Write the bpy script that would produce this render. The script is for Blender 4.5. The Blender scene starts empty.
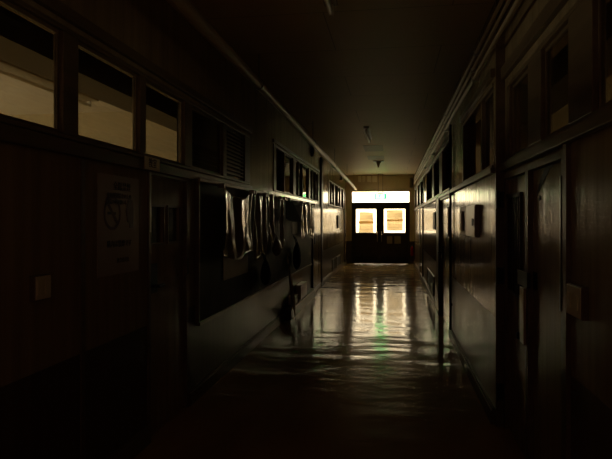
import bpy, bmesh, math, random
from mathutils import Vector, Matrix
random.seed(7)
S = bpy.context.scene
COL = S.collection
PI = math.pi

# ------------------------------------------------------------------ camera
F = 560.0; HX = 393.0; HY = 221.0; EYE = 1.4
TH = math.atan((HX - 306) / F); CT, ST = math.cos(TH), math.sin(TH)
def WY(X, px):            # distance down the corridor of a mark on a side wall
    t = (px - 306) / F
    return X * (CT + t * ST) / (t * CT - ST)
def WZ(X, Y, py):
    return EYE + (HY - py) * (Y * CT - X * ST) / F

cd = bpy.data.cameras.new('camera'); cam = bpy.data.objects.new('camera', cd); COL.objects.link(cam)
cam.location = (0, 0, EYE); cam.rotation_euler = (PI / 2, 0, TH)
cd.sensor_width = 36; cd.lens = 36 * F / 612; cd.shift_y = (HY - 229.5) / 612
cd.clip_start = 0.02; cd.clip_end = 500
S.camera = cam

# ------------------------------------------------------------------ materials
def nodes(name):
    m = bpy.data.materials.new(name); m.use_nodes = True
    nt = m.node_tree
    b = nt.nodes['Principled BSDF']
    return m, nt, b
def mapped(nt, scale, loc=(0, 0, 0)):
    tc = nt.nodes.new('ShaderNodeTexCoord'); mp = nt.nodes.new('ShaderNodeMapping')
    nt.links.new(tc.outputs['Object'], mp.inputs['Vector']); mp.inputs['Scale'].default_value = scale
    mp.inputs['Location'].default_value = loc
    return mp
def noise(nt, scale, s=1.0, detail=3, rough=.55, loc=(0, 0, 0)):
    mp = mapped(nt, scale, loc); n = nt.nodes.new('ShaderNodeTexNoise')
    n.inputs['Scale'].default_value = s; n.inputs['Detail'].default_value = detail
    n.inputs['Roughness'].default_value = rough
    nt.links.new(mp.outputs['Vector'], n.inputs['Vector'])
    return n
def M(name, col, rough=.6, metal=0.0, vary=.18, scale=(6, 6, 6), bump=0.0, bscale=None, bdist=.002, spec=.5, coat=0.0, rvary=0.0):
    m, nt, b = nodes(name)
    n = noise(nt, scale)
    r = nt.nodes.new('ShaderNodeValToRGB')
    r.color_ramp.elements[0].position = .3; r.color_ramp.elements[1].position = .7
    r.color_ramp.elements[0].color = tuple(c * (1 - vary) for c in col) + (1,)
    r.color_ramp.elements[1].color = tuple(min(1, c * (1 + vary * .6)) for c in col) + (1,)
    nt.links.new(n.outputs['Fac'], r.inputs['Fac']); nt.links.new(r.outputs['Color'], b.inputs['Base Color'])
    b.inputs['Roughness'].default_value = rough; b.inputs['Metallic'].default_value = metal
    b.inputs['Specular IOR Level'].default_value = spec
    if coat: b.inputs['Coat Weight'].default_value = coat; b.inputs['Coat Roughness'].default_value = .08
    if rvary:
        mr = nt.nodes.new('ShaderNodeMapRange')
        mr.inputs['To Min'].default_value = rough - rvary; mr.inputs['To Max'].default_value = rough + rvary
        nt.links.new(n.outputs['Fac'], mr.inputs['Value']); nt.links.new(mr.outputs['Result'], b.inputs['Roughness'])
    if bump:
        nb = noise(nt, bscale or scale, detail=4)
        bp = nt.nodes.new('ShaderNodeBump'); bp.inputs['Strength'].default_value = bump; bp.inputs['Distance'].default_value = bdist
        nt.links.new(nb.outputs['Fac'], bp.inputs['Height']); nt.links.new(bp.outputs['Normal'], b.inputs['Normal'])
    return m

MAT = {}
MAT['wall'] = M('painted_plywood', (.42, .325, .20), .17, vary=.22, scale=(14, 14, .7), bump=.9, bscale=(9, 9, .7), bdist=.004, spec=.5, rvary=.06)
MAT['wain'] = M('brown_wainscot_paint', (.12, .08, .045), .3, vary=.25, scale=(14, 14, .7), bump=.5, bscale=(9, 9, .8), bdist=.003)
MAT['wall_up'] = M('upper_wall_plaster', (.46, .36, .22), .6, vary=.12, scale=(2, 2, 2), bump=.3, bscale=(40, 40, 40), bdist=.001)
MAT['end'] = M('end_wall_plaster', (.68, .58, .40), .62, vary=.1, scale=(3, 3, 3), bump=.2, bscale=(40, 40, 40), bdist=.001)
MAT['trim'] = M('aged_wood_trim', (.20, .145, .09), .36, vary=.3, scale=(12, 1.2, 12), bump=.3, bscale=(30, 3, 30), bdist=.001)
MAT['darkwood'] = M('dark_stained_wood', (.035, .022, .015), .38, vary=.3, scale=(3, 3, 16))
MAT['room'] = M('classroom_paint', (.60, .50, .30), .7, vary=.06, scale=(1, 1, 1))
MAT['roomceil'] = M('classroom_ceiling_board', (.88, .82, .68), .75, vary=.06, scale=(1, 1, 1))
MAT['roomdark'] = M('shade_dark_room_paint', (.16, .12, .08), .8, vary=.15, scale=(1, 1, 1))  # room paint darkened so the unlit rooms read as dark
MAT['board'] = M('worn_corkboard', (.07, .046, .03), .6, vary=.4, spec=.25, scale=(5, 5, 2))
MAT['metal'] = M('brushed_metal', (.45, .42, .36), .3, 1.0, vary=.1)
MAT['pipe'] = M('cream_painted_pipe', (.62, .52, .36), .35, vary=.2, scale=(4, 1, 4))
MAT['black'] = M('black_iron', (.012, .01, .009), .45, vary=.2)
MAT['plastic'] = M('cream_plastic', (.95, .86, .62), .45, vary=.06)
MAT['grey'] = M('grey_painted_steel', (.30, .25, .18), .3, vary=.12)
MAT['paper'] = M('white_paper', (.62, .54, .40), .55, vary=.06)
MAT['poster'] = M('glossy_poster_paper', (.46, .35, .28), .4, vary=.08)
MAT['ink'] = M('black_ink', (.015, .012, .012), .5, vary=.1)
MAT['redink'] = M('dark_red_ink', (.10, .02, .018), .5, vary=.1)
MAT['red'] = M('red_enamel', (.55, .02, .015), .25, vary=.08)
MAT['cloth'] = M('black_cloth', (.012, .01, .01), .9, vary=.3, spec=.08)
MAT['curtain'] = M('dark_curtain', (.05, .045, .038), .8, vary=.3, scale=(20, 20, 1))
MAT['ground'] = M('pale_concrete', (.5, .48, .44), .8, vary=.1, scale=(1, 1, 1))
MAT['white'] = M('white_enamel', (.93, .88, .74), .35, vary=.05)
MAT['ceil_patch'] = M('ceiling_patch_tone', (.50, .43, .30), .55, vary=.05)

# ceiling: painted boards with seams
def ceiling_mat():
    m, nt, b = nodes('ceiling_board')
    tc = nt.nodes.new('ShaderNodeTexCoord'); br = nt.nodes.new('ShaderNodeTexBrick')
    nt.links.new(tc.outputs['Object'], br.inputs['Vector'])
    br.offset = .5; br.inputs['Scale'].default_value = 1
    br.inputs['Brick Width'].default_value = 1.82; br.inputs['Row Height'].default_value = .91
    br.inputs['Mortar Size'].default_value = .004
    br.inputs['Color1'].default_value = (.76, .62, .39, 1); br.inputs['Color2'].default_value = (.74, .60, .375, 1)
    br.inputs['Mortar'].default_value = (.42, .33, .2, 1)
    nt.links.new(br.outputs['Color'], b.inputs['Base Color'])
    b.inputs['Roughness'].default_value = .55
    n = noise(nt, (1.3, 1.3, 1.3)); bp = nt.nodes.new('ShaderNodeBump'); bp.inputs['Strength'].default_value = .2; bp.inputs['Distance'].default_value = .01
    nt.links.new(n.outputs['Fac'], bp.inputs['Height']); nt.links.new(bp.outputs['Normal'], b.inputs['Normal'])
    return m
MAT['ceil'] = ceiling_mat()

def floor_mat():
    m, nt, b = nodes('waxed_floor')
    n0 = noise(nt, (2.2, .8, 1)); r = nt.nodes.new('ShaderNodeValToRGB')
    r.color_ramp.elements[0].color = (.42, .28, .13, 1); r.color_ramp.elements[1].color = (.56, .38, .19, 1)
    r.color_ramp.elements[0].position = .3; r.color_ramp.elements[1].position = .7
    nt.links.new(n0.outputs['Fac'], r.inputs['Fac']); nt.links.new(r.outputs['Color'], b.inputs['Base Color'])
    n1 = noise(nt, (.9, 2.3, 1), detail=2, rough=.5)
    n2 = noise(nt, (3.2, 9, 1), detail=3, rough=.55, loc=(3, 1, 0))
    w = nt.nodes.new('ShaderNodeMath'); w.operation = 'MULTIPLY_ADD'; w.inputs[1].default_value = .17
    nt.links.new(n2.outputs['Fac'], w.inputs[0]); nt.links.new(n1.outputs['Fac'], w.inputs[2])
    bp = nt.nodes.new('ShaderNodeBump'); bp.inputs['Strength'].default_value = 1.0; bp.inputs['Distance'].default_value = .015
    nt.links.new(w.outputs[0], bp.inputs['Height']); nt.links.new(bp.outputs['Normal'], b.inputs['Normal'])
    b.inputs['Roughness'].default_value = .115; b.inputs['Specular IOR Level'].default_value = .15
    return m
MAT['floor'] = floor_mat()

def glass_mat(name, tint=(.9, .9, .86), extra=0.0):
    m = bpy.data.materials.new(name); m.use_nodes = True; nt = m.node_tree; nt.nodes.clear()
    o = nt.nodes.new('ShaderNodeOutputMaterial'); mix = nt.nodes.new('ShaderNodeMixShader')
    t = nt.nodes.new('ShaderNodeBsdfTransparent'); g = nt.nodes.new('ShaderNodeBsdfGlossy')
    t.inputs['Color'].default_value = tint + (1,); g.inputs['Roughness'].default_value = .03
    lw_ = nt.nodes.new('ShaderNodeLayerWeight'); lw_.inputs['Blend'].default_value = .5
    pw_ = nt.nodes.new('ShaderNodeMath'); pw_.operation = 'POWER'; pw_.inputs[1].default_value = 5
    fr = nt.nodes.new('ShaderNodeMath'); fr.operation = 'MULTIPLY_ADD'; fr.inputs[1].default_value = .9; fr.inputs[2].default_value = .045
    nt.links.new(lw_.outputs['Facing'], pw_.inputs[0]); nt.links.new(pw_.outputs[0], fr.inputs[0])
    n = noise(nt, (2, 2, 2)); bp = nt.nodes.new('ShaderNodeBump'); bp.inputs['Strength'].default_value = .3; bp.inputs['Distance'].default_value = .001
    nt.links.new(n.outputs['Fac'], bp.inputs['Height']); nt.links.new(bp.outputs['Normal'], g.inputs['Normal'])
    ad = nt.nodes.new('ShaderNodeMath'); ad.operation = 'ADD'; ad.use_clamp = True; ad.inputs[1].default_value = extra
    nt.links.new(fr.outputs[0], ad.inputs[0]); nt.links.new(ad.outputs[0], mix.inputs['Fac'])
    nt.links.new(t.outputs[0], mix.inputs[1]); nt.links.new(g.outputs[0], mix.inputs[2]); nt.links.new(mix.outputs[0], o.inputs['Surface'])
    return m
MAT['glass'] = glass_mat('window_glass')
MAT['inglass'] = glass_mat('old_interior_glass', (.72, .72, .66), .02)

def vinyl_mat():
    m, nt, b = nodes('clear_vinyl')
    n = noise(nt, (6, 14, 5)); r = nt.nodes.new('ShaderNodeValToRGB')
    r.color_ramp.elements[0].color = (.42, .33, .22, 1); r.color_ramp.elements[1].color = (.62, .50, .34, 1)
    nt.links.new(n.outputs['Fac'], r.inputs['Fac']); nt.links.new(r.outputs['Color'], b.inputs['Base Color'])
    b.inputs['Roughness'].default_value = .1; b.inputs['Specular IOR Level'].default_value = 1.0
    b.inputs['Alpha'].default_value = .7; b.inputs['Coat Weight'].default_value = 1; b.inputs['Coat Roughness'].default_value = .12
    n2 = noise(nt, (10, 26, 7), detail=3); bp = nt.nodes.new('ShaderNodeBump'); bp.inputs['Strength'].default_value = .4; bp.inputs['Distance'].default_value = .008
    nt.links.new(n2.outputs['Fac'], bp.inputs['Height']); nt.links.new(bp.outputs['Normal'], b.inputs['Normal'])
    return m
MAT['vinyl'] = vinyl_mat()

def sheet_mat(name, col, k):     # paper against the daylight
    m = bpy.data.materials.new(name); m.use_nodes = True; nt = m.node_tree; nt.nodes.clear()
    o = nt.nodes.new('ShaderNodeOutputMaterial'); a = nt.nodes.new('ShaderNodeAddShader')
    d = nt.nodes.new('ShaderNodeBsdfDiffuse'); t = nt.nodes.new('ShaderNodeBsdfTranslucent')
    d.inputs['Color'].default_value = (.5 * col[0], .5 * col[1], .5 * col[2], 1)
    n = noise(nt, (1.5, 1, 14)); r = nt.nodes.new('ShaderNodeValToRGB')
    r.color_ramp.elements[0].color = tuple(c * k * .8 for c in col) + (1,); r.color_ramp.elements[1].color = tuple(c * k * 1.15 for c in col) + (1,)
    r.color_ramp.elements[0].position = .35; r.color_ramp.elements[1].position = .65
    nt.links.new(n.outputs['Fac'], r.inputs['Fac']); nt.links.new(r.outputs['Color'], t.inputs['Color'])
    nt.links.new(d.outputs[0], a.inputs[0]); nt.links.new(t.outputs[0], a.inputs[1]); nt.links.new(a.outputs[0], o.inputs['Surface'])
    return m
MAT['sheet'] = sheet_mat('backlit_kraft_paper', (.95, .87, .70), .47)
MAT['tape'] = sheet_mat('backlit_tape_band', (.82, .70, .50), .68)
def emit(name, col, s):
    m, nt, b = nodes(name)
    b.inputs['Base Color'].default_value = col + (1,); b.inputs['Emission Color'].default_value = col + (1,)
    n = noise(nt, (3, 3, 3)); mr = nt.nodes.new('ShaderNodeMapRange'); mr.inputs['To Min'].default_value = s * .9; mr.inputs['To Max'].default_value = s * 1.1
    nt.links.new(n.outputs['Fac'], mr.inputs['Value']); nt.links.new(mr.outputs['Result'], b.inputs['Emission Strength'])
    return m
MAT['signgreen'] = emit('lit_green_acrylic', (.02, 1.0, .07), 6.0)
MAT['signwhite'] = emit('lit_white_acrylic', (.30, 1.0, .38), 4.0)

# ------------------------------------------------------------------ mesh helpers
class MB:
    def __init__(s): s.bm = bmesh.new()
    def box(s, x0, x1, y0, y1, z0, z1, rot=None):
        r = bmesh.ops.create_cube(s.bm, size=1)
        v = r['verts']
        bmesh.ops.scale(s.bm, vec=(abs(x1 - x0), abs(y1 - y0), abs(z1 - z0)), verts=v)
        bmesh.ops.translate(s.bm, vec=((x0 + x1) / 2, (y0 + y1) / 2, (z0 + z1) / 2), verts=v)
        return s
    def tube(s, pts, r, seg=10, cap=True):
        pts = [Vector(p) for p in pts]; rings = []
        for i, p in enumerate(pts):
            d = (pts[min(i + 1, len(pts) - 1)] - pts[max(i - 1, 0)]).normalized()
            up = Vector((0, 0, 1)) if abs(d.z) < .9 else Vector((1, 0, 0))
            a = d.cross(up).normalized(); b = d.cross(a).normalized()
            rr = r[i] if isinstance(r, (list, tuple)) else r
            rings.append([s.bm.verts.new(p + a * rr * math.cos(2 * PI * k / seg) + b * rr * math.sin(2 * PI * k / seg)) for k in range(seg)])
        for A, B in zip(rings, rings[1:]):
            for k in range(seg): s.bm.faces.new((A[k], A[(k + 1) % seg], B[(k + 1) % seg], B[k]))
        if cap: s.bm.faces.new(rings[0][::-1]); s.bm.faces.new(rings[-1])
        return s
    def lathe(s, c, prof, seg=20):   # vertical axis; prof [(r,z)]
        return s.tube([(c[0], c[1], c[2] + z) for r, z in prof], [max(r, .0005) for r, z in prof], seg)
    def poly(s, pts, d):             # polygon extruded by vector d
        a = [s.bm.verts.new(p) for p in pts]; b = [s.bm.verts.new(Vector(p) + Vector(d)) for p in pts]
        n = len(pts); s.bm.faces.new(a[::-1]); s.bm.faces.new(b)
        for i in range(n): s.bm.faces.new((a[i], a[(i + 1) % n], b[(i + 1) % n], b[i]))
        return s
    def build(s, name, mat, parent=None, bevel=0.0, smooth=False):
        bmesh.ops.recalc_face_normals(s.bm, faces=s.bm.faces)
        me = bpy.data.meshes.new(name); s.bm.to_mesh(me); s.bm.free()
        o = bpy.data.objects.new(name, me); COL.objects.link(o)
        me.materials.append(MAT[mat] if isinstance(mat, str) else mat)
        if parent: o.parent = parent
        if bevel:
            m = o.modifiers.new('bevel', 'BEVEL'); m.width = bevel; m.segments = 2; m.limit_method = 'ANGLE'
        if smooth:
            for p in me.polygons: p.use_smooth = True
        # geometry is written in world metres; give the object an origin at its base
        if me.vertices:
            xs = [v.co for v in me.vertices]
            c = Vector(((min(v.x for v in xs) + max(v.x for v in xs)) / 2, (min(v.y for v in xs) + max(v.y for v in xs)) / 2, min(v.z for v in xs)))
            wp = Vector((0, 0, 0)); q = parent
            while q: wp += q.location; q = q.parent
            me.transform(Matrix.Translation(-c)); o.location = c - wp
        return o
def tag(o, label=None, cat=None, group=None, kind=None):
    for k, v in (('label', label), ('category', cat), ('group', group), ('kind', kind)):
        if v: o[k] = v
    return o
def empty(name, loc, **k):
    o = bpy.data.objects.new(name, None); COL.objects.link(o); o.location = loc; o.empty_display_size = .1
    return tag(o, **k)
def struct(name, mb, mat, parent=None, **k):
    o = mb.build(name, mat, parent, **k)
    if not parent: o['kind'] = 'structure'
    return o

# ------------------------------------------------------------------ layout (metres)
L = -1.537; R = .693; R2 = .755; T = .12
ZC = 2.91; YE = 18.5; Y0 = -1.2
YS = WY(R, 495)                    # where the right wall steps back (about 4 m)
lw = lambda p: WY(L, p)
rw = lambda p: WY(R, p)
rw2 = lambda p: WY(R2, p)

# floor, ceiling
fl = struct('floor', MB().box(-7.5, 6.5, Y0 - .3, YE + .15, -.12, 0), 'floor')
struct('ceiling', MB().box(-7.5, 6.5, Y0 - .3, YE + .15, ZC, ZC + .12), 'ceil')
tag(MB().box(-30, 30, YE + .15, YE + 60, -.2, -.04).build('ground', 'ground'), kind='structure')

# side walls with openings: holes = [(y0, y1, z0, z1)]
def holed(X, out, y0, y1, holes, z0, z1):
    mb = MB(); ys = sorted({y0, y1} | {h for a in holes for h in a[:2] if y0 < h < y1})
    xa, xb = (X - T, X) if out < 0 else (X, X + T)
    for a, b in zip(ys, ys[1:]):
        m = (a + b) / 2; cur = z0
        for h in sorted([h for h in holes if h[0] <= m <= h[1]], key=lambda h: h[2]):
            lo, hi = max(h[2], z0), min(h[3], z1)
            if hi <= lo: continue
            if lo > cur: mb.box(xa, xb, a, b, cur, lo)
            cur = max(cur, hi)
        if cur < z1: mb.box(xa, xb, a, b, cur, z1)
    return mb
A0, A1 = 1.15, lw(249); B0, B1 = lw(273), lw(318.6); C0, C1 = lw(328.5), lw(343.8)
D10, D11 = lw(147), lw(187); D20, D21 = lw(311.5), lw(321.6)
SA, HA, SB, HB = 1.79, 2.32, 1.79, 2.40
holesL = [(A0, A1, SA, HA), (B0, B1, SB, HB), (C0, C1, SB, HB), (D10, D11, -1, 1.735)]
E0, E1 = rw(424), rw(414.9); G0, G1 = rw(451), rw(426.5); H0, H1 = YS + .05, rw(463.5)
K0, K1 = 1.2, rw2(508.5)
d20, d21 = rw(451.0), rw(440.5); d30, d31 = rw2(566), rw2(505.5)
holesR = [(E0, E1, SB, HB), (G0, G1, 1.79, HB), (H0, H1, 1.77, 2.36), (d20, d21, -1, 1.74)]
holesR2 = [(K0, K1, 1.79, 2.30), (d30, d31, -1, 1.72)]
ZW = .74
wl = struct('wall_left', holed(L, -1, Y0, YE, holesL, ZW, ZC), 'wall')
struct('wainscot_left', holed(L, -1, Y0, YE, holesL, 0, ZW), 'wain', wl)
wr = struct('wall_right', holed(R, 1, YS, YE, holesR, ZW, ZC), 'wall')
struct('wainscot_right', holed(R, 1, YS, YE, holesR, 0, ZW), 'wain', wr)
wn = struct('wall_right_near', holed(R2, 1, Y0, YS, holesR2, ZW, ZC), 'wall')
struct('wainscot_right_near', holed(R2, 1, Y0, YS, holesR2, 0, ZW), 'wain', wn)
struct('wall_back', MB().box(-7.5, 6.5, Y0 - .12, Y0, 0, ZC), 'wall_up')

# end wall with the doorway
we = MB()
DX0, DX1, TZ = -1.345, .535, 2.374
we.box(L - T, DX0, YE, YE + .15, ZW, ZC); we.box(DX1, R + T, YE, YE + .15, ZW, ZC); we.box(DX0, DX1, YE, YE + .15, TZ, ZC)
we = struct('wall_end', we, 'end')
struct('wainscot_end', MB().box(L - T, DX0, YE, YE + .15, 0, ZW).box(DX1, R + T, YE, YE + .15, 0, ZW), 'wain', we)
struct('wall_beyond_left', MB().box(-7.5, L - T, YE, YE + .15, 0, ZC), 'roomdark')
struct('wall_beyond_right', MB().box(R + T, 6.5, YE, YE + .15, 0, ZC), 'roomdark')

# skirting
def skirt(X, out, y0, y1, name, gaps=()):
    mb = MB(); ys = [y0] + [g for gg in sorted(gaps) for g in gg] + [y1]
    for a, b in zip(ys[::2], ys[1::2]):
        xa, xb = (X, X + .028) if out < 0 else (X - .028, X)
        mb.box(xa, xb, a, b, .001, .095); 
        mb.box(xa + (0 if out < 0 else .01), xb - (.01 if out < 0 else 0), a, b, .095, .112)
    struct(name, mb, 'trim')
skirt(L, -1, Y0, YE, 'baseboard_left', [(D10, D11)])
skirt(R, 1, YS, YE, 'baseboard_right', [(d20, d21)])
skirt(R2, 1, Y0, YS, 'baseboard_right_near', [(d30, d31)])
struct('baseboard_end', MB().box(L + .03, DX0 - .0, YE - .02, YE, .001, .1).box(DX1, R - .03, YE - .02, YE, .001, .1), 'trim')

# thin rails running along under and over the windows
struct('trim_1', MB().box(L, L + .03, A0 - .2, A1 + .04, SA - .075, SA - .01), 'trim', bevel=.004)
struct('trim_2', MB().box(L, L + .03, Y0, A1 + .04, HA + .03, HA + .09), 'trim', bevel=.004)
struct('trim_3', MB().box(L, L + .025, B0 - .05, B1 + .03, HB + .02, HB + .06), 'trim', bevel=.004)
struct('trim_4', MB().box(R - .02, R, G0, YE, HB + .02, HB + .06).box(R - .03, R, YS, YE, SB - .06, SB - .02), 'trim', bevel=.004)
struct('trim_5', MB().box(R2 - .03, R2, Y0, YS, HB - .04, HB + .04).box(R2 - .035, R2, Y0, YS, 1.735, 1.79), 'trim', bevel=.004)
struct('trim_6', MB().box(R - .03, R, YS, H1 + .1, HB - .01, HB + .05), 'trim', bevel=.004)
struct('pilaster_right', MB().box(R, R2, YS - .035, YS + .0, 0, ZC), 'trim')

# ------------------------------------------------------------------ window bands
WN = [0]
def window(X, out, y0, y1, z0, z1, panes, sash='trim'):
    """panes: (ya, yb, kind) with kind glass / open / louver; solid frame fills in between"""
    WN[0] += 1
    nm = 'window_%d' % WN[0]
    root = empty(nm, (X, (y0 + y1) / 2, z0), kind='structure')
    xa, xb = (X - .04, X + .012) if out < 0 else (X - .012, X + .04)
    f = MB(); f.box(xa, xb, y0, y1, z0, z0 + .022); f.box(xa, xb, y0, y1, z1 - .025, z1)
    panes = sorted(panes); cur = y0
    for a, b, k in panes + [(y1, y1, None)]:
        if a > cur + .004: f.box(xa, xb, cur, a, z0 + .022, z1 - .025)
        cur = b
    f.build('window_frame', sash, root, bevel=.004)
    xm = X - .02 if out < 0 else X + .02
    for a, b, k in panes:
        if k == 'open': continue
        s = MB(); w = .012; za, zb = z0 + .022, z1 - .025
        s.box(xm - .009, xm + .009, a, a + w, za, zb); s.box(xm - .009, xm + .009, b - w, b, za, zb)
        s.box(xm - .009, xm + .009, a + w, b - w, za, za + .018); s.box(xm - .009, xm + .009, a + w, b - w, zb - .018, zb)
        so = s.build('sash', sash, root)
        if k == 'glass':
            MB().box(xm - .002, xm + .002, a + w, b - w, za + .018, zb - .018).build('pane', 'inglass', so)
        elif k == 'louver':
            lv = MB(); n = 12
            for i in range(n):
                zz = za + .04 + i * (zb - za - .08) / (n - 1)
                lv.box(xm - .012, xm + .02, a + w, b - w, zz - .004, zz + .008)
            lv.box(xm - .018, xm - .013, a + w, b - w, za + .03, zb - .03)
            lv.build('louver_slats', sash, so)
    return root
P = lambda f, a, b, k='glass': (min(f(a), f(b)), max(f(a), f(b)), k)
window(L, -1, A0, A1, SA, HA, [(A0 + .05, lw(61), 'glass'), P(lw, 76.5, 138.5), P(lw, 144.5, 183.5), P(lw, 191, 222), P(lw, 225.5, 244, 'louver')])
window(L, -1, B0, B1, SB, HB, [P(lw, 275.5, 283.5, 'open'), P(lw, 284, 292.6), P(lw, 295.2, 298), P(lw, 298.4, 302, 'open'), P(lw, 302.4, 308.3), P(lw, 309.8, 312), P(lw, 312.3, 315.3, 'open'), P(lw, 315.5, 317.8)])
window(L, -1, C0, C1, SB, HB, [P(lw, 329.2, 331.2, 'open'), P(lw, 331.4, 333.8), P(lw, 334.6, 337.6, 'open'), P(lw, 337.8, 340), P(lw, 340.8, 343, 'open')])
window(R, 1, E0, E1, SB, HB, [P(rw, 415.3, 417.4), P(rw, 418, 420.2, 'open'), P(rw, 421, 423.6, 'open')])
window(R, 1, G0, G1, 1.79, HB, [P(rw, 427, 432.8, 'open'), P(rw, 434.6, 440, 'open'), P(rw, 443, 450.6, 'open')])
window(R, 1, H0, H1, 1.77, 2.36, [P(rw, 464.5, 482.5, 'open'), P(rw, 483.5, 494)])
window(R2, 1, K0, K1, 1.79, 2.30, [P(rw2, 511, 530), P(rw2, 543, 571), (K0 + .03, rw2(595), 'glass')])

# ------------------------------------------------------------------ rooms behind the walls
YR = 7.1
struct('wall_room_left_outer', MB().box(-7.5, -7.4, Y0, YR, 0, ZC), 'room')
struct('wall_room_left_far', MB().box(-7.4, L - T, YR, YR + .1, 0, ZC), 'room')
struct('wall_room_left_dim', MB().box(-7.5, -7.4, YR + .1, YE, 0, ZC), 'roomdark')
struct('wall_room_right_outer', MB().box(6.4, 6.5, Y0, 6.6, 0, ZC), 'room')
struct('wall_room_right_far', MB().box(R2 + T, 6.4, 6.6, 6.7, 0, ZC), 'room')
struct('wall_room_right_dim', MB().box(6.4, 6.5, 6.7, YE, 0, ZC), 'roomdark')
# beams in the classrooms just behind the corridor walls
struct('beam_left', MB().box(L - .5, L - .24, Y0, YR, 2.25, ZC), 'darkwood')
struct('beam_right', MB().box(R2 + .24, R2 + .5, Y0, 6.6, 2.25, ZC), 'darkwood')
# dim rooms' ceilings have the lack of light put into their colour
struct('ceiling_room_left', MB().box(-7.4, L - .5, Y0, YR, ZC - .03, ZC), 'roomceil')
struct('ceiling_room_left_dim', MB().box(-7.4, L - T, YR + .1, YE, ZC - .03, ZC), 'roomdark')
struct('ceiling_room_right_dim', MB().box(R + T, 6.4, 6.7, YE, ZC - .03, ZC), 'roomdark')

# long ceiling lamp in the left classroom
def strip_lamp(x, y0, y1, z, w, label, mat='grey', group=None, tube=True):
    r = empty('fluorescent_light', (x, (y0 + y1) / 2, z), label=label, cat='ceiling light', group=group)
    hs = MB().box(x - w / 2, x + w / 2, y0, y1, z - .035, z).build('housing', mat, r, bevel=.004)
    for yy in (y0 + .015, y1 - .035):
        MB().box(x - .02, x + .02, yy, yy + .02, z - .105, z - .035).build('socket', 'white', hs, bevel=.003)
    if tube:
        MB().tube([(x, y0 + .035, z - .085), (x, y1 - .035, z - .085)], .019, 14).build('tube', 'white', r, smooth=True)
    return r
strip_lamp(-3.62, 2.6, 6.3, ZC - .03, .22, 'long fluorescent lamp on the lit classroom ceiling, seen through the leftmost window')
strip_lamp(-.42, 8.95, 10.2, ZC, .09, 'bare fluorescent tube fixture catching light mid corridor ceiling')
strip_lamp(-.42, 2.62, 3.83, ZC, .09, 'unlit dark fluorescent fixture at the top edge of the view')

# curtain behind the fourth left pane
def curtain(x, y0, y1, z0, z1, name, mat, label, cat, amp=.025, waves=7):
    mb = MB(); n = waves * 8; g = []
    for i in range(n + 1):
        y = y0 + (y1 - y0) * i / n; dx = amp * math.sin(i / 8 * 2 * PI) + .006 * math.sin(i * 1.7)
        g.append([mb.bm.verts.new((x + dx + o, y, z)) for z in (z0, z1) for o in (0, .004)])
    for a, b in zip(g, g[1:]):
        mb.bm.faces.new((a[0], b[0], b[2], a[2])); mb.bm.faces.new((a[1], a[3], b[3], b[1]))
        mb.bm.faces.new((a[2], b[2], b[3], a[3])); mb.bm.faces.new((a[0], a[1], b[1], b[0]))
    mb.bm.faces.new(g[0][:2] + g[0][:1:-1]); mb.bm.faces.new(g[-1][:2] + g[-1][:1:-1])
    o = mb.build(name, mat, smooth=True)
    return tag(o, label, cat)
curtain(L - T - .06, lw(198.2), lw(250), .9, 2.42, 'curtain', 'curtain', 'dark curtain drawn inside the fourth left window pane', 'curtain', amp=.02)

curtain(R + T + .07, rw(500), rw(462.5), .9, 2.42, 'curtain', 'curtain', 'dark curtain added to darken the right window pair just beyond the wall step', 'curtain', amp=.02)  # added cloth hides the lit room so these panes stay dark
# ------------------------------------------------------------------ doors
def side_door(nm, X, out, y0, y1, h, lites, mat='wall', grille=None, knob=None, line=None):
    """a leaf set into the wall opening, 3.5 cm back from the corridor face"""
    d = empty(nm, (X, (y0 + y1) / 2, 0), kind='structure')
    s = -1 if out < 0 else 1
    fx = X + s * .016; bx = X + s * .056
    w = .035
    # jambs and head
    j = MB()
    for a, b in ((y0, y0 + w), (y1 - w, y1)): j.box(X - s * .012, X + s * T, a, b, 0, h)
    j.box(X - s * .012, X + s * T, y0 + w, y1 - w, h - .04, h)
    j.build('door_frame', 'trim', d, bevel=.003)
    ya, yb = y0 + w + .003, y1 - w - .003
    leaf = MB(); hz = h - .043
    ys = sorted({ya, yb} | {v for l in lites for v in l[:2]})
    for a, b in zip(ys, ys[1:]):
        m = (a + b) / 2; hs = [l for l in lites if l[0] < m < l[1]]
        if hs: leaf.box(fx, bx, a, b, .005, hs[0][2]); leaf.box(fx, bx, a, b, hs[0][3], hz)
        else: leaf.box(fx, bx, a, b, .005, hz)
    lf = leaf.build('door_leaf', mat, d)
    for l in lites:
        MB().box((fx + bx) / 2 - .002, (fx + bx) / 2 + .002, l[0], l[1], l[2], l[3]).build('pane', 'inglass', lf)
        MB().box(bx + s * .002, bx + s * .006, l[0] - .01, l[1] + .01, l[2] - .01, l[3] + .01).build('dark_backing', 'curtain', lf)  # added backing keeps the lit room from showing through the panes
        fr = MB(); q = .014
        for (a, b, c, e) in ((l[0] - q, l[1] + q, l[2] - q, l[2]), (l[0] - q, l[1] + q, l[3], l[3] + q), (l[0] - q, l[0], l[2], l[3]), (l[1], l[1] + q, l[2], l[3])):
            fr.box(fx - s * .01, fx, a, b, c, e)
        fr.build('lite_frame', 'trim', lf)
    return d, lf, fx, s

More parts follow.
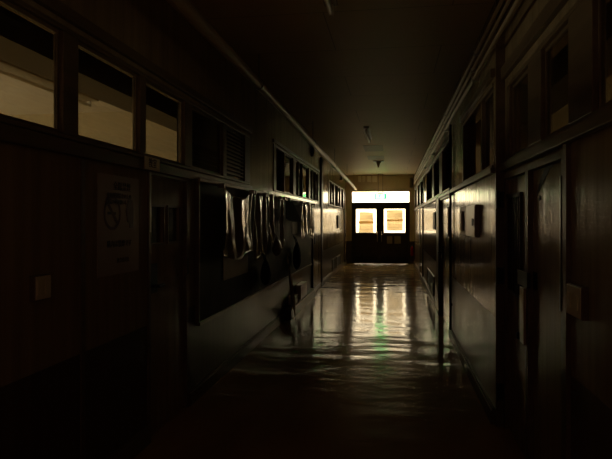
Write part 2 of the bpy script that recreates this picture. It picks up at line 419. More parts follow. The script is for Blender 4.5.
# left near door
wz = lambda px, py: WZ(L, lw(px), py)
y_a, y_b = lw(152.5), lw(165); y_c, y_e = lw(169.5), lw(181)
d1, leaf1, fx, s = side_door('door_1', L, -1, D10, D11, 1.735, [(y_a, y_b, 1.255, 1.495), (y_c, y_e, 1.255, 1.495)])
hm = MB().box(fx, fx + .012, lw(151), lw(158), .93, 1.12).tube([(fx + .012, lw(152.5), .98), (fx + .06, lw(152.5), .98), (fx + .06, lw(157.5), .98)], .011)
hm.build('door_handle', 'black', leaf1, smooth=False)
MB().box(L + .012, L + .014, D11 - .03, D11 - .003, 1.0, 1.12).build('strike_plate', 'black', d1)
MB().box(L + .0125, L + .016, D10 + .004, D10 + .03, 1.33, 1.72).build('edge_guard', 'metal', d1)
# left far doorway: full height dark frame
D = empty('door_2', (L, (D20 + D21) / 2, 0), kind='structure')
MB().box(L, L + .035, D20, D20 + .07, 0, SB - .06).box(L, L + .035, D21 - .25, D21, 0, ZC - .15).build('door_frame', 'darkwood', D)
dl2 = MB().box(L, L + .02, D20 + .07, D21 - .25, .005, 1.70).build('door_leaf', 'wall', D)
MB().box(L + .02, L + .035, D20 + .2, D20 + .3, .95, 1.1).build('door_handle', 'black', dl2)
D3a, D3b = lw(343.9), lw(345)
D = empty('door_3', (L, (D3a + D3b) / 2, 0), kind='structure')
MB().box(L, L + .03, D3a, D3a + .12, 0, 2.3).build('door_frame', 'darkwood', D)
dl3 = MB().box(L, L + .015, D3a + .12, YE - .12, .005, 1.95).build('door_leaf', 'wall', D)
MB().box(L + .015, L + .04, D3a + .2, D3a + .26, .9, 1.1).build('door_handle', 'black', dl3)
# right mid door
d4, leaf4, fx, s = side_door('door_4', R, 1, d20, d21, 1.74, [(d20 + .12, d20 + .5, 1.2, 1.58)])
MB().box(R - .03, R, d21, d21 + .42, 0, 1.76).build('sliding_rail_post', 'darkwood', d4)
MB().box(fx - .02, fx, d21 - .28, d21 - .2, .86, 1.05).tube([(fx - .02, d21 - .24, .95), (fx - .06, d21 - .24, .95), (fx - .06, d21 - .12, .95)], .011).build('door_handle', 'black', leaf4)
# right far door
e0, e1 = rw(423.3), rw(420.2)
D = empty('door_5', (R, (e0 + e1) / 2, 0), kind='structure')
MB().box(R - .025, R, e0, e0 + .08, 0, SB - .06).box(R - .025, R, e1 - .3, e1, 0, SB - .06).build('door_frame', 'darkwood', D)
MB().box(R - .012, R, e0 + .08, e1 - .3, .005, SB - .07).build('door_leaf', 'wall', D)
# right near double door: two leaves, the far one with a slatted light
ym = rw2(528.5)
ga, gb = rw2(519.5), rw2(507.8)
dA, leafA, fx, s = side_door('door_6', R2, 1, ym, d31, 1.72, [])
g = MB(); n = 7
for i in range(n + 1):
    yy = ga + (gb - ga) * i / n
    g.box(fx - .016, fx - .004, yy - .006, yy + .006, .95, 1.55)
g.box(fx - .02, fx, ga - .02, gb + .02, 1.55, 1.575); g.box(fx - .02, fx, ga - .02, gb + .02, .93, .95)
g.build('slatted_grille', 'darkwood', leafA)
MB().box(fx - .0035, fx, ga, gb, .95, 1.55).build('grille_backing', 'curtain', leafA)
for zc in (1.545, 1.03, .24):
    MB().box(R - .0, R2, YS - .048, YS - .0355, zc - .055, zc + .055).tube([(R + .008, YS - .052, zc - .06), (R + .008, YS - .052, zc + .06)], .007).build('hinge', 'black', bpy.data.objects['pilaster_right'])
dB, leafB, fx, s = side_door('door_7', R2, 1, d30, ym - .002, 1.72, [])
MB().box(fx - .005, fx, rw2(531) - .07, rw2(531) - .0, 1.025, 1.12).box(R2 - .03, R2 - .012, rw2(533), rw2(522.5), 1.03, 1.115).build('rim_lock', 'black', leafB, bevel=.003)
MB().box(R2 - .028, R2 - .013, rw2(528.8), rw2(524.5), .70, 1.02).build('pull_bar', 'pipe', leafB, bevel=.004)
kz = WZ(R2, rw2(517), 334)
MB().tube([(R2 + .035, rw2(518.5), kz), (R2 + .012, rw2(518.5), kz)], .008).tube([(R2 + .012, rw2(518.5), kz), (R2 + .003, rw2(518.5), kz), (R2 - .012, rw2(518.5), kz)], [.012, .025, .02], 14).build('door_knob', 'black', leafA, smooth=True)
MB().tube([(fx, rw2(537), 1.52), (fx - .006, rw2(537), 1.52)], .012, 12).build('keyhole', 'black', leafB)
MB().box(R2 - .022, R2 - .0125, d30 + .002, d30 + .02, 1.0, 1.60).build('edge_guard', 'metal', dB)
# smear on the near leaf: an irregular dark stain shaped like a brushed arc
mb = MB(); pts_t = []; pts_b = []
for i in range(17):
    u = i / 16; yy = rw2(534) + (rw2(551) - rw2(534)) * u
    zz = 1.545 + .13 * math.sin(u * 1.7) + .008 * random.uniform(-1, 1); th = .026 * math.sin(PI * min(1, u + .12)) + .004
    pts_t.append((fx - .0012, yy, zz + th)); pts_b.append((fx - .0012, yy, zz - th * .8))
vt = [mb.bm.verts.new(p) for p in pts_t]; vb = [mb.bm.verts.new(p) for p in pts_b]
for i in range(16): mb.bm.faces.new((vt[i], vt[i + 1], vb[i + 1], vb[i]))
sm = mb.build('stain', 'ink', leafB); sm['label'] = 'dark brushed arc stain'
mod = sm.modifiers.new('s', 'SOLIDIFY'); mod.thickness = .001

# end double door
DD = empty('door_8', ((DX0 + DX1) / 2, YE, 0), kind='structure')
fy0, fy1 = YE - .01, YE + .09
f = MB().box(DX0, DX0 + .035, fy0, fy1, 0, 2.01).box(DX1 - .035, DX1, fy0, fy1, 0, 2.01).box(DX0 + .035, DX1 - .035, fy0, fy1, 1.955, 2.01)
f.box(DX0, DX1, fy0 + .02, fy1, TZ - .012, TZ).box(DX0, DX0 + .012, fy0 + .02, fy1, 2.01, TZ - .012).box(DX1 - .012, DX1, fy0 + .02, fy1, 2.01, TZ - .012)
f.box(DX0 + .03, DX0 + .06, YE + .065, YE + .09, 0, 1.96).box(DX1 - .06, DX1 - .03, YE + .065, YE + .09, 0, 1.96).box(DX0 + .03, DX1 - .03, YE + .065, YE + .09, 1.93, 1.96)
f.build('door_frame', 'darkwood', DD)
MB().box(DX0 + .012, DX1 - .012, YE + .05, YE + .055, 2.01, TZ - .012).build('transom_pane', 'glass', DD)
MB().box(DX0 + .035, DX1 - .035, YE - .04, YE + .09, .001, .008).build('threshold', 'trim', DD)
MB().box(DX0, DX1, YE + .062, YE + .15, .0, .016).build('sill', 'trim', DD)
def leaf(x0, x1, g0, g1, z0, z1, hx):
    a, b = YE + .02, YE + .06
    m = MB().box(x0, g0, a, b, .018, 1.95).box(g1, x1, a, b, .018, 1.95).box(g0, g1, a, b, .018, z0).box(g0, g1, a, b, z1, 1.95)
    lf = m.build('door_leaf', 'darkwood', DD, bevel=.002)
    MB().box(g0, g1, YE + .038, YE + .042, z0, z1).build('pane', 'glass', lf)
    q = MB()
    q.tube([(hx, YE - .04, .73), (hx, YE - .04, 1.06)], .013, 10)
    for zz in (.76, 1.03): q.tube([(hx, YE - .04, zz), (hx, YE + .02, zz)], .008, 8)
    q.build('pull_handle', 'metal', lf, smooth=True)
    MB().box(x1 - .012, x1 + .014, YE + .004, YE + .02, .018, 1.95).build('meeting_stile', 'darkwood', lf) if x0 < -1 else None
    k = MB().box(x0 + .06, x1 - .06, YE + .016, YE + .02, .06, .24); k.build('kick_plate', 'black', lf)
    return lf
l1 = leaf(DX0 + .038, -.443, -1.203, -.548, 1.016, 1.793, -.505)
l2 = leaf(-.437, DX1 - .038, -.289, .393, 1.016, 1.793, -.372)
# sheets taped over the door panes
def taped(x0, x1, z0, z1, b0, b1, label, skew=0):
    r = empty('paper_sheet', ((x0 + x1) / 2, YE + .0355, z0), label=label, cat='paper', group='sheets taped on the end door panes')
    MB().poly([(x0, YE + .036, z0), (x1, YE + .036, z0), (x1 - skew * .6, YE + .036, z1 - skew * 1.1), (x0 + (x1 - x0) * .72, YE + .036, z1 - skew * .1), (x0 + skew, YE + .036, z1)], (0, .0015, 0)).build('sheet', 'sheet', r)
    MB().box(x0 - .01, x1 + .01, YE + .0335, YE + .035, b0, b1).build('tape', 'tape', r)
taped(-1.115, -.633, 1.018, 1.695, 1.318, 1.392, 'backlit tan sheet with a darker band taped on the left end door window', .02)
taped(-.203, .318, 1.08, 1.76, 1.40, 1.452, 'backlit tan sheet with a darker band taped on the right end door window', .0)
for x0, x1, t in ((-.197, -.023, 'small dim notice taped beside the pull handle on the right end door'), (.046, .249, 'wider dim notice, outer one of the pair on the right end door')):
    o = MB().box(x0, x1, YE + .0165, YE + .0195, .66, .905).build('notice', 'grey'); tag(o, t, 'notice', 'small notices on the right end door')

# ------------------------------------------------------------------ exit sign
sx, sy = -.395, YE - .42
ex = empty('exit_sign', (sx, sy, 2.1), label='green and white lit exit sign hanging from two rods before the end door', cat='exit sign')
k = (sy * CT - sx * ST) / F
cx_ = sx
zz0, zz1 = EYE + (HY - 199.2) * k, EYE + (HY - 193.6) * k
w2 = 5.9 * k
bd = MB().box(cx_ - w2, cx_ + w2, sy - .03, sy + .03, zz0, zz1).build('sign_body', 'white', ex, bevel=.004)
fyy = sy - .032
sf = MB().box(cx_ - w2 + .004, cx_ + w2 - .004, fyy - .002, sy - .0301, zz0 + .004, zz1 - .004).build('sign_face', 'signgreen', ex)
h = zz1 - zz0
wp = MB().box(cx_ - w2 + .035, cx_ + w2 - .06, fyy - .004, fyy - .002, zz0 + .022, zz1 - .02).build('white_field', 'signwhite', sf)
# running figure and arrow on the white field
def bar(mb, x0, z0, x1, z1, w):
    d = Vector((x1 - x0, 0, z1 - z0)); n = Vector((-d.z, 0, d.x)).normalized() * w / 2
    a = Vector((x0, fyy - .005, z0)); b = Vector((x1, fyy - .005, z1))
    mb.poly([a - n, b - n, b + n, a + n], (0, .001, 0))
pm = MB(); c0 = cx_ - .03; b0 = zz0 + h * .5
pm.tube([(c0 + .02, fyy - .006, b0 + .052), (c0 + .02, fyy - .004, b0 + .052)], .011, 12)
bar(pm, c0 + .012, b0 + .04, c0 - .004, b0, .018); bar(pm, c0 - .004, b0, c0 + .02, b0 - .02, .012); bar(pm, c0 + .02, b0 - .02, c0 + .012, b0 - .05, .01)
bar(pm, c0 - .004, b0, c0 - .018, b0 - .026, .012); bar(pm, c0 - .018, b0 - .026, c0 - .042, b0 - .03, .01)
bar(pm, c0 + .012, b0 + .034, c0 + .036, b0 + .014, .009); bar(pm, c0 + .01, b0 + .034, c0 - .022, b0 + .026, .009)
pm.build('running_figure', 'signgreen', sf)
MB().box(cx_ - .075, cx_ + .075, sy - .025, sy + .025, zz1, zz1 + .018).build('mount_bar', 'grey', ex)
for dx in (-.072, .072):
    MB().tube([(cx_ + dx, sy, zz1 + .018), (cx_ + dx, sy, ZC)], .009, 8).build('rod', 'grey', ex)
MB().box(cx_ - .085, cx_ + .085, sy - .03, sy + .03, ZC - .015, ZC).build('ceiling_plate', 'grey', ex)

# ------------------------------------------------------------------ ceiling items
s0 = empty('ceiling_fixture', (-.36, 14.2, ZC), label='small wide topped ceiling lamp tapering down, nearest the exit sign', cat='ceiling light')
MB().box(-.49, -.23, 14.12, 14.28, ZC - .02, ZC).build('mounting_plate', 'grey', s0, bevel=.004)
ls_ = MB().lathe((-.36, 14.2, ZC - .12), [(.012, 0), (.03, .008), (.04, .04), (.055, .075), (.062, .1)], 20).build('lamp_shade', 'white', s0, smooth=True)
MB().lathe((-.36, 14.2, ZC - .165), [(.006, 0), (.018, .012), (.02, .03), (.012, .048)], 14).build('bulb', 'white', ls_, smooth=True)
for (y0, y1, t) in ((11.2, 12.2, 'larger thin patch in the ceiling past the bare tube'), (13.05, 13.85, 'smaller thin patch in the ceiling by the tapering lamp')):
    h_ = empty('ceiling_patch', (-.4, (y0 + y1) / 2, ZC), label=t, cat='ceiling panel', group='thin patches on the corridor ceiling')  # thin plates in a tone apart from the ceiling boards
    MB().box(-.61, -.19, y0, y1, ZC - .003, ZC).build('panel_frame', 'trim' if 0 else 'ceil', h_)
    MB().box(-.595, -.205, y0 + .015, y1 - .015, ZC - .006, ZC - .003).build('panel', 'ceil_patch', h_)

# ------------------------------------------------------------------ pipes
dp = empty('drain_pipe', (-1.2, 9, 2.57), label='pale pipe slung under the ceiling, running down the left side', cat='pipe')
pz = lambda y: 2.705 - .0138 * y
pts = [(-1.2, y, pz(y) + .006 * math.sin(y * 1.3)) for y in [-1.0 + i * .65 for i in range(31)]]; pts[-1] = (-1.2, YE, pz(YE))
pts = [p for p in pts[:-1] if p[1] < YE - .2] + [pts[-1]]
MB().tube(pts, .042, 14).build('pipe', 'pipe', dp, smooth=True)
for yy in (1.2, 4.95, 8.4, 11.6, 14.8, 17.4):
    MB().tube([(-1.2, yy - .02, pz(yy)), (-1.2, yy + .02, pz(yy))], .05, 14).build('pipe_collar', 'metal', dp, smooth=True)
    MB().tube([(-1.2, yy, pz(yy) + .04), (-1.2, yy, ZC)], .006, 6).build('hanger_rod', 'metal', dp)
names = ['uppermost of the thin conduits running along the right wall top', 'middle conduit of the three along the right wall top', 'lowest thin conduit of the three along the right wall top']
for zc, t, r in ((2.745, names[0], .013), (2.665, names[1], .011), (2.57, names[2], .014)):
    c = empty('conduit', (.655, 9, zc), label=t, cat='conduit', group='conduits along the right wall')
    xx = R - .022 - r
    MB().tube([(xx, Y0, zc), (xx, 5, zc + .004), (xx, 11, zc - .004), (xx, YE, zc)], r, 10).build('pipe', 'pipe', c, smooth=True)
    for i in range(6):
        yy = 4.6 + i * 2.6 + zc % .3
        MB().box(xx - r - .003, R, yy - .012, yy + .012, zc - r - .008, zc + r + .006).build('clip', 'metal', c)
# vertical dark conduit
vy = rw(452.3)
c = empty('downpipe', (R - .012, vy, 0), label='thin dark vertical pipe on the right wall beside the far door', cat='pipe')
MB().tube([(R - .022, vy, .115), (R - .022, vy, 2.54)], .013, 10).build('pipe', 'black', c, smooth=True)
for zz in (.4, 1.7): MB().box(R - .036, R, vy - .018, vy + .018, zz, zz + .025).build('clip', 'black', c)

# ------------------------------------------------------------------ boxes high on the end wall
for i, (a, b) in enumerate(((-1.13, -1.03), (-1.0, -.9), (-.835, -.705), (-.67, -.52))):
    o = empty('junction_box', ((a + b) / 2, YE - .06, 2.67), cat='junction box', group='pale boxes under the ceiling above the end door',
              label=('leftmost pale box above the end door', 'second pale box from the left above the end door', 'third pale box from the left above the end door', 'widest rightmost pale box above the end door, by the sign rods')[i])
    MB().box(a, b, YE - .07, YE, 2.68, 2.88).build('housing', 'white', o, bevel=.005)
    MB().box(a + .01, b - .01, YE - .075, YE - .07, 2.70, 2.86).build('cover', 'white', o)
o = empty('control_box', (.6, YE - .15, 2.5), label='tall grey box high in the right corner beside the end door transom', cat='box')
MB().box(.535, .625, YE - .14, YE, 2.48, 2.8).build('housing', 'grey', o, bevel=.006)
MB().box(.545, .615, YE - .147, YE - .14, 2.5, 2.78).build('cover', 'grey', o)

# ------------------------------------------------------------------ fire extinguisher
fx_, fy_ = .615, YE - .075
fe = empty('fire_extinguisher', (fx_, fy_, .26), label='small red fire extinguisher hung beside the end door on the right', cat='fire extinguisher')
MB().lathe((fx_, fy_, .27), [(.035, 0), (.045, .01), (.047, .03), (.047, .24), (.04, .275), (.02, .295), (.017, .31)], 20).build('cylinder', 'red', fe, smooth=True)
va = MB().lathe((fx_, fy_, .58), [(.018, 0), (.018, .02), (.01, .025), (.01, .035)], 12).build('valve', 'metal', fe)
MB().box(fx_ - .008, fx_ + .008, fy_ - .07, fy_ + .02, .612, .622).box(fx_ - .008, fx_ + .008, fy_ - .06, fy_ + .02, .594, .6).build('lever', 'black', va)
MB().tube([(fx_ + .015, fy_, .59), (fx_ + .045, fy_ - .02, .58), (fx_ + .058, fy_ - .02, .5), (fx_ + .056, fy_ - .02, .4)], .007, 8).build('hose', 'black', va, smooth=True)
MB().box(fx_ - .02, fx_ + .02, fy_ + .047, YE, .35, .52).build('bracket', 'metal', fe)

# ------------------------------------------------------------------ wall boxes and vents
def vent(X, out, p0, p1, z0, z1, label):
    f_ = lw if out < 0 else rw
    a, b = sorted((f_(p0), f_(p1))); s = 1 if out < 0 else -1
    v = empty('wall_vent', (X, (a + b) / 2, z0), label=label, cat='vent')
    q = MB(); t = .02
    for (c, d, e, g) in ((a, b, z0, z0 + t), (a, b, z1 - t, z1), (a, a + t, z0 + t, z1 - t), (b - t, b, z0 + t, z1 - t)): q.box(X, X + s * .018, c, d, e, g)
    q.build('vent_frame', 'trim', v)
    MB().box(X, X + s * .003, a + t, b - t, z0 + t, z1 - t).build('vent_backing', 'black', v)
    q = MB()
    for i in range(8):
        zz = z0 + t + .02 + i * (z1 - z0 - 2 * t - .04) / 7
        q.box(X + s * .004, X + s * .012, a + t, b - t, zz - .003, zz + .003)
    q.build('slats', 'black', v)
vent(L, -1, 331.8, 334.8, .12, .42, 'low dark grille on the left wall, nearer of the two by the end door')
vent(L, -1, 336, 340, .12, .42, 'low dark grille on the left wall, farther of the two by the end door')
vent(R, 1, 427.8, 434.5, .13, .46, 'tall dark grille low on the right wall before the far door')

def flat_box(X, out, y0, y1, z0, z1, th, mat, name, label, cat, cover='plastic', group=None):
    s = 1 if out < 0 else -1
    b = empty(name, (X, (y0 + y1) / 2, z0), label=label, cat=cat, group=group)
    MB().box(X, X + s * th, y0, y1, z0, z1).build('housing', mat, b, bevel=.003)
    MB().box(X + s * th, X + s * (th + .005), y0 + .012, y1 - .012, z0 + .012, z1 - .012).build('cover', cover, b)
    return b
flat_box(L, -1, lw(337), lw(339.2), 1.2, 1.56, .03, 'black', 'shade_black_box', 'narrow shade-black plaque on the far left wall under the last windows', 'switchbox', 'black')  # wall boxes; the black stands for their unlit near sides
flat_box(R, 1, rw(437.0), rw(434.9), 1.26, 1.545, .03, 'black', 'shade_black_box', 'narrow shade-black plaque on the right wall between the far doors', 'switchbox', 'black')
cb = flat_box(R, 1, rw(479.6), rw(470.0), 1.265, 1.535, .034, 'grey', 'electrical_cabinet', 'shallow grey metal cabinet on the right wall catching the light', 'cabinet', 'grey')
MB().box(R - .046, R - .039, rw(478), rw(477), 1.36, 1.42).build('latch', 'black', cb)
nf = empty('framed_notice', (R, (rw(462) + rw(469)) / 2, 1.26), label='dark framed notice holder just beyond the grey cabinet on right wall', cat='frame')
a, b = rw(468.6), rw(462); q = MB(); t = .045
for (c, d, e, g) in ((a, b, 1.26, 1.26 + t), (a, b, 1.54 - t, 1.54), (a, a + t * 2.6, 1.26 + t, 1.54 - t), (b - t * 2.6, b, 1.26 + t, 1.54 - t)): q.box(R - .022, R, c, d, e, g)
q.build('frame', 'plastic', nf); MB().box(R - .004, R, a + t, b - t, 1.26 + t, 1.54 - t).build('backing', 'black', nf)

# switch plates near the camera
def switch(X, out, y0, y1, z0, z1, label, ysw):
    s = 1 if out < 0 else -1
    b = empty('light_switch', (X, (y0 + y1) / 2, z0), label=label, cat='light switch')
    MB().box(X, X + s * .027, y0, y1, z0, z1).build('back_box', 'trim', b, bevel=.003)
    fp = MB().box(X + s * .027, X + s * .032, y0 + .004, y1 - .004, z0 + .004, z1 - .004).build('face_plate', 'plastic', b, bevel=.002)
    n = 2
    for i in range(n):
        c = y0 + (y1 - y0) * (i + .5) / n
        MB().box(X + s * .032, X + s * .036, c - .018, c + .018, (z0 + z1) / 2 - .03, (z0 + z1) / 2 + .03).build('rocker', 'plastic', fp, bevel=.001)
switch(R2, 1, rw2(589), rw2(574), WZ(R2, rw2(575), 314), WZ(R2, rw2(575), 283), 'cream switch plate on the near right wall', 0)
switch(L, -1, lw(29), lw(45), WZ(L, lw(36), 300), WZ(L, lw(36), 275), 'dim cream switch plate on the near left wall, left of the poster', 0)

# ------------------------------------------------------------------ text
def text(body, loc, size, mat, parent, rz=PI / 2, ext=.0006, align='CENTER'):
    c = bpy.data.curves.new('t', 'FONT'); c.body = body; c.size = size; c.extrude = ext; c.align_x = align; c.align_y = 'CENTER'
    o = bpy.data.objects.new('lettering', c); COL.objects.link(o)
    bpy.context.view_layer.update()
    me = bpy.data.meshes.new_from_object(o.evaluated_get(bpy.context.evaluated_depsgraph_get()))
    bpy.data.objects.remove(o)
    me.name = 'lettering'; me.materials.clear(); me.materials.append(MAT[mat])
    o = bpy.data.objects.new('lettering', me); COL.objects.link(o)
    wp = Vector((0, 0, 0)); q = parent
    while q: wp += q.location; q = q.parent
    o.parent = parent; o.location = Vector(loc) - wp; o.rotation_euler = (PI / 2, 0, rz)
    return o
# ------------------------------------------------------------------ poster (left wall)
py0, py1 = lw(97), lw(138.5); pz0, pz1 = 1.10, 1.655
pw = py1 - py0
po = empty('poster', (L, (py0 + py1) / 2, pz0), label='tall no smoking poster with a barred circle and face profile, left wall', cat='poster')
MB().box(L, L + .002, py0, py1, pz0, pz1).build('sheet', 'poster', po)
yc = (py0 + py1) / 2; xp = L + .0028
text('全館禁煙', (xp, yc + .03, pz1 - .062), .052, 'ink', po)
text('受動喫煙防止のため', (xp, yc, pz1 - .115), .032, 'ink', po)
text('ご協力をお願いします', (xp, yc, pz1 - .150), .030, 'ink', po)
text('構内は禁煙です', (xp, yc, pz0 + .17), .042, 'ink', po)
text('教育委員会', (xp, yc + .04, pz0 + .075), .03, 'redink', po)
def ring(mb, X, yc, zc, r0, r1, n=36, sy=1):
    for i in range(n):
        a, b = 2 * PI * i / n, 2 * PI * (i + 1) / n
        P_ = lambda r, t: (X, yc + sy * r * math.cos(t), zc + r * math.sin(t))
        mb.poly([P_(r0, a), P_(r1, a), P_(r1, b), P_(r0, b)], (.0008, 0, 0))
q = MB(); ccy, ccz = py0 + pw * .33, WZ(L, lw(110), 213); rr = .095
ring(q, xp - .0006, ccy, ccz, rr * .82, rr)
bx_ = rr * .64
q.poly([(xp - .0006, ccy - bx_ - .008, ccz + bx_ - .008), (xp - .0006, ccy - bx_ + .008, ccz + bx_ + .008), (xp - .0006, ccy + bx_ + .008, ccz - bx_ + .008), (xp - .0006, ccy + bx_ - .008, ccz - bx_ - .008)], (.0008, 0, 0))
q.build('prohibition_circle', 'redink', po)
MB().box(xp - .0008, xp - .0002, ccy - .055, ccy + .04, ccz - .008, ccz + .006).build('cigarette', 'ink', po)
prof = [(0, .09), (.03, .085), (.048, .06), (.05, .035), (.062, .012), (.052, .004), (.055, -.012), (.048, -.02), (.05, -.034), (.04, -.052), (.015, -.052), (.012, -.085), (-.04, -.085), (-.045, .03), (-.03, .075)]
MB().poly([(xp - .0006, py0 + pw * .77 - y * .9, ccz + z) for y, z in prof], (.0008, 0, 0)).build('face_profile', 'redink', po)

# name plate over the near left door
nz = SA - .03
ny0, ny1 = lw(139.5), lw(154.5)
npl = empty('name_plate', (L + .03, (ny0 + ny1) / 2, nz - .04), label='small cream room name plate on the rail over the near left door', cat='name plate')
MB().box(L + .03, L + .037, ny0, ny1, nz - .04, nz + .04).build('plate', 'plastic', npl, bevel=.002)
text('教室', (L + .0378, (ny0 + ny1) / 2, nz), .062, 'ink', npl)
# panel seam cover strips on the near walls
for i, p in enumerate((82, )):
    struct('trim_7', MB().box(L, L + .008, lw(p) - .018, lw(p) + .018, .112, SA - .075), 'trim')
struct('trim_8', MB().box(R2 - .02, R2, rw2(571), rw2(567), .112, 1.735), 'trim')

# ------------------------------------------------------------------ left wall display board
b0, b1 = lw(196), lw(310.5)
bt, bb = 1.74, .60
brd = empty('display_board', (L, (b0 + b1) / 2, bb), label='long dark display board with a pale top rail on the left wall', cat='display board')
MB().box(L, L + .018, b0, b1, bb, bt - .03).build('panel', 'board', brd)
MB().box(L, L + .045, b0 - .03, b1, bt - .03, bt).build('top_rail', 'pipe', brd, bevel=.005)
MB().box(L, L + .035, b0 - .03, b0, bb, bt - .03).box(L, L + .035, b0, b1, bb - .03, bb).build('side_rail', 'trim', brd, bevel=.003)

def vinyl(p0, p1, ztop, zbot, label, swag=.06, amp=.035, waves=3, seed=1, off=.07, lean=0.0):
    """crumpled clear sheet hung from the rail by its two top corners"""
    rnd = random.Random(seed); y0, y1 = lw(p0), lw(p1)
    n, mz = 40, 26; mb = MB(); g = []
    ph = rnd.uniform(0, 6)
    for i in range(n + 1):
        u = i / n; row = []
        for j in range(mz + 1):
            v = j / mz
            sag = swag * 4 * u * (1 - u)
            zt = ztop - sag; zb = zbot + .03 * math.sin(u * 7 + ph)
            z = zt + (zb - zt) * v
            pinch = 1 - .09 * math.sin(PI * v) * (1 if lean == 0 else 1.5)
            y = (y0 + y1) / 2 + (u - .5) * (y1 - y0) * pinch + lean * v
            fold = .34 * amp * (math.sin(waves * 2 * PI * u + ph + 1.2 * v) + .45 * math.sin(waves * 4.6 * PI * u + 2 * ph - 2.5 * v) + .25 * math.sin(9 * v + 13 * u))
            row.append(mb.bm.verts.new((L + off + .012 + fold * (.35 + .65 * math.sin(PI * min(1, v * .8 + .1))), y, z)))
        g.append(row)
    for i in range(n):
        for j in range(mz): mb.bm.faces.new((g[i][j], g[i + 1][j], g[i + 1][j + 1], g[i][j + 1]))
    r = empty('vinyl_sheet', (L + .04, (y0 + y1) / 2, zbot), label=label, cat='plastic sheet', group='clear vinyl sheets hanging from the display board')
    o = mb.build('sheet', 'vinyl', r, smooth=True)
    m = o.modifiers.new('s', 'SOLIDIFY'); m.thickness = .0015
    for yy in (y0 + .02, y1 - .02):
        MB().box(L + .0455, L + off + .03, yy - .012, yy + .012, ztop - .03, ztop + .01).build('clip', 'metal', r)
vinyl(213, 245.5, 1.715, 1.06, 'widest clear vinyl sheet, hung with a sagging top edge nearest the camera', .09, .055, 1.6, 3)
vinyl(247, 259, 1.715, 1.02, 'second clear vinyl sheet from the camera, with tall bright folds', .02, .045, 1.5, 5)
vinyl(260, 266, 1.715, 1.12, 'narrow twisted vinyl sheet just before the small white notice', .01, .045, 1, 8, lean=.06)
vinyl(274.3, 278.6, 1.715, 1.06, 'vinyl sheet hanging just before the black cloth', .02, .04, 1.4, 11)
vinyl(297, 303.5, 1.715, 1.15, 'vinyl sheet hanging just beyond the black cloth', .03, .045, 1.3, 17)
vinyl(304.2, 310, 1.715, 1.1, 'farthest vinyl sheet, at the door end of the board', .02, .035, 2, 23)
# white notice
def wall_paper(p0, p1, z0, z1, off, label, mat='paper', group=None, name='notice', cat='notice'):
    o = MB().box(L + off, L + off + .003, lw(p0), lw(p1), z0, z1).build(name, mat)
    return tag(o, label, cat, group)
wall_paper(266.5, 273.8, 1.56, 1.70, .045, 'small white notice clipped under the board rail among the vinyl sheets')
# black cloth
ya, yb = lw(278.8), lw(294.5)
pl = [(L + .09, ya, 1.70), (L + .09, yb - .8, 1.70), (L + .10, yb, 1.40), (L + .10, yb + .05, 1.385), (L + .10, ya + .3, 1.40), (L + .10, ya, 1.43)]
ck = empty('black_cloth', (L + .09, (ya + yb) / 2, 1.39), label='black flared cloth hanging from the board rail between vinyl sheets', cat='cloth')
MB().poly(pl, (.012, 0, 0)).build('cloth', 'cloth', ck)
for yy in (ya + .05, yb - .9): MB().box(L + .0455, L + .105, yy - .012, yy + .012, 1.68, 1.73).build('clip', 'metal', ck)
# papers on the board beneath the sheets
wall_paper(291, 296, 1.20, 1.385, .02, 'pale notice on the board just below the black cloth', group='pale notices low on the board')
wall_paper(304.5, 310.3, 1.18, 1.40, .02, 'pale notice on the board behind the farthest vinyl sheet', group='pale notices low on the board')
wall_paper(221, 246, .86, 1.14, .02, 'large dim poster low on the board under the widest vinyl sheet', 'poster', name='poster', cat='poster')
wall_paper(255, 262.5, .95, 1.22, .02, 'dim notice sheet on the board under the twisted vinyl', 'poster', group=None)
# bags and bottles hung under the board
def bag(p, z, w, h, label, mat='cloth'):
    y = lw(p); r = empty('hanging_bag', (L + .09, y, z), label=label, cat='bag')
    mb = MB(); bmesh.ops.create_uvsphere(mb.bm, u_segments=20, v_segments=14, radius=1)
    for v in mb.bm.verts:
        t = (v.co.z + 1) / 2; k_ = 1 - .45 * t * t
        n_ = 1 + .08 * math.sin(7 * v.co.y + 5 * v.co.z + p)
        v.co = Vector((L + .085 + v.co.x * .06 * k_ * n_, y + v.co.y * w / 2 * k_ * n_, z + h * t))
    mb.build('bag_body', mat, r, smooth=True)
    MB().tube([(L + .085, y - w * .2, z + h * .93), (L + .06, y - w * .12, z + h + .05), (L + .03, y, z + h + .09), (L + .06, y + w * .12, z + h + .05), (L + .085, y + w * .2, z + h * .93)], .006, 6).build('strap', mat, r, smooth=True)
    MB().tube([(L + .0185, y, z + h + .09), (L + .045, y, z + h + .085), (L + .05, y, z + h + .105)], .004, 6).build('hook', 'metal', r)
bag(258.5, .66, .24, .30, 'black drawstring bag hanging under the second vinyl sheet')
bag(270.5, .96, .32, .22, 'greyish round bag hanging below the small white notice', 'grey')
# bag(284, .62, .40, .42, 'dark bag hanging low under the black cloth')
bag(291.5, .66, .42, .42, 'black bag hanging farthest along, over the low white boxes')
# glinting umbrella
y = lw(283.2)
um = empty('umbrella', (L + .17, y, .0), label='closed pale umbrella leaning at the left wall beyond the hanging bags', cat='umbrella')
MB().tube([(L + .17, y, .05), (L + .14, y, .30), (L + .10, y, .62), (L + .075, y, .8)], [.006, .03, .022, .008], 12).build('canopy', 'vinyl', um, smooth=True)
MB().tube([(L + .177, y, .002), (L + .17, y, .06)], .005, 8).build('tip', 'metal', um)
MB().tube([(L + .075, y, .79), (L + .062, y, .90), (L + .066, y + .02, .94), (L + .07, y + .06, .94), (L + .07, y + .075, .90)], .01, 8).build('handle', 'plastic', um, smooth=True)
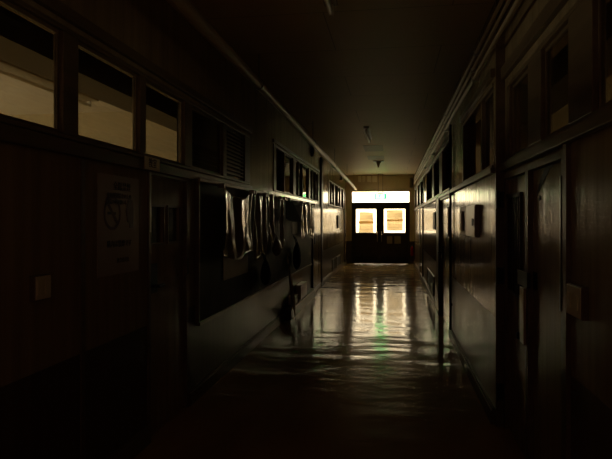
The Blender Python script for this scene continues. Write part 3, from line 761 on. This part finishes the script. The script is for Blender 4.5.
# low white boxes
def crate(p0, p1, z0, z1, dep, label):
    a, b = lw(p0), lw(p1)
    r = empty('storage_box', (L + dep / 2, (a + b) / 2, z0), label=label, cat='box', group='pale boxes on the ledge under the board')
    MB().box(L + .01, L + dep, a, b, z0, z1 - .02).build('box_body', 'white', r, bevel=.004)
    MB().box(L + .008, L + dep + .006, a - .006, b + .006, z1 - .02, z1).build('lid', 'white', r, bevel=.003)
crate(294.6, 301, .16, .385, .10, 'larger pale box on the low ledge by the far left door')
crate(287.5, 291.2, .16, .29, .10, 'smaller pale box on the low ledge, nearer the camera')
sh = empty('shelf', (L, (lw(283) + lw(309)) / 2, 0), label='low dark ledge along the foot of the left wall carrying the pale boxes', cat='shelf')
MB().box(L + .028, L + .13, lw(283), lw(309), .135, .16).build('shelf_board', 'trim', sh, bevel=.003)
MB().box(L + .028, L + .115, lw(283), lw(309), .001, .135).build('plinth', 'darkwood', sh)
# round vent caps high on the left wall
for px_, pzz, t in ((311, 2.72, 'nearer dark round vent cap high on the left wall'), (341, 2.72, 'farther dark round vent cap high on the left wall near the end')):
    y = lw(px_); v = empty('vent_cap', (L, y, pzz), label=t, cat='vent')
    MB().tube([(L, y, pzz), (L + .03, y, pzz), (L + .05, y, pzz)], [.10, .10, .075], 20).build('cowl', 'black', v, smooth=False)
    MB().tube([(L + .05, y, pzz), (L + .054, y, pzz)], [.05, .05], 16).build('vent_grille', 'curtain', v)

# ------------------------------------------------------------------ light
w = bpy.data.worlds.new('sky'); S.world = w; w.use_nodes = True
SKY = 8.0
bg = w.node_tree.nodes['Background']; bg.inputs['Color'].default_value = (1.0, .79, .53, 1); bg.inputs['Strength'].default_value = SKY
def area(name, loc, rot, sx_, sy_, power, col, portal=False):
    l = bpy.data.lights.new(name, 'AREA'); l.shape = 'RECTANGLE'; l.size = sx_; l.size_y = sy_; l.energy = power; l.color = col
    if portal: l.cycles.is_portal = True
    o = bpy.data.objects.new(name, l); COL.objects.link(o); o.location = loc; o.rotation_euler = rot
    return o
area('sky_portal', ((DX0 + DX1) / 2, YE + .2, 1.7), (-PI / 2, 0, 0), 1.9, 1.5, 1, (1, 1, 1), True)
# daylight reaching the two classrooms through their (unseen) outer windows
area('classroom_daylight_left', (-7.3, 3.0, 1.5), (0, -PI / 2 - .5, 0), 1.2, 5, 125, (1, .86, .62))
area('classroom_daylight_right', (6.3, 3.2, 1.5), (0, PI / 2, 0), 1.2, 4, 22, (1, .82, .52))

area('fill_behind_camera', (-.4, Y0 + .05, 1.5), (PI / 2, 0, 0), 1.6, 2.0, 1.1, (1, .52, .38))  # added dim fill behind the camera, lifts the dark near walls
S.view_settings.view_transform = 'Standard'; S.view_settings.look = 'None'; S.view_settings.gamma = 1; S.view_settings.exposure = 0
S.view_settings.use_curve_mapping = False
S.cycles.use_denoising = True
S.cycles.max_bounces = 8; S.cycles.diffuse_bounces = 5; S.cycles.glossy_bounces = 5; S.cycles.transparent_max_bounces = 16
S.cycles.sample_clamp_indirect = 4
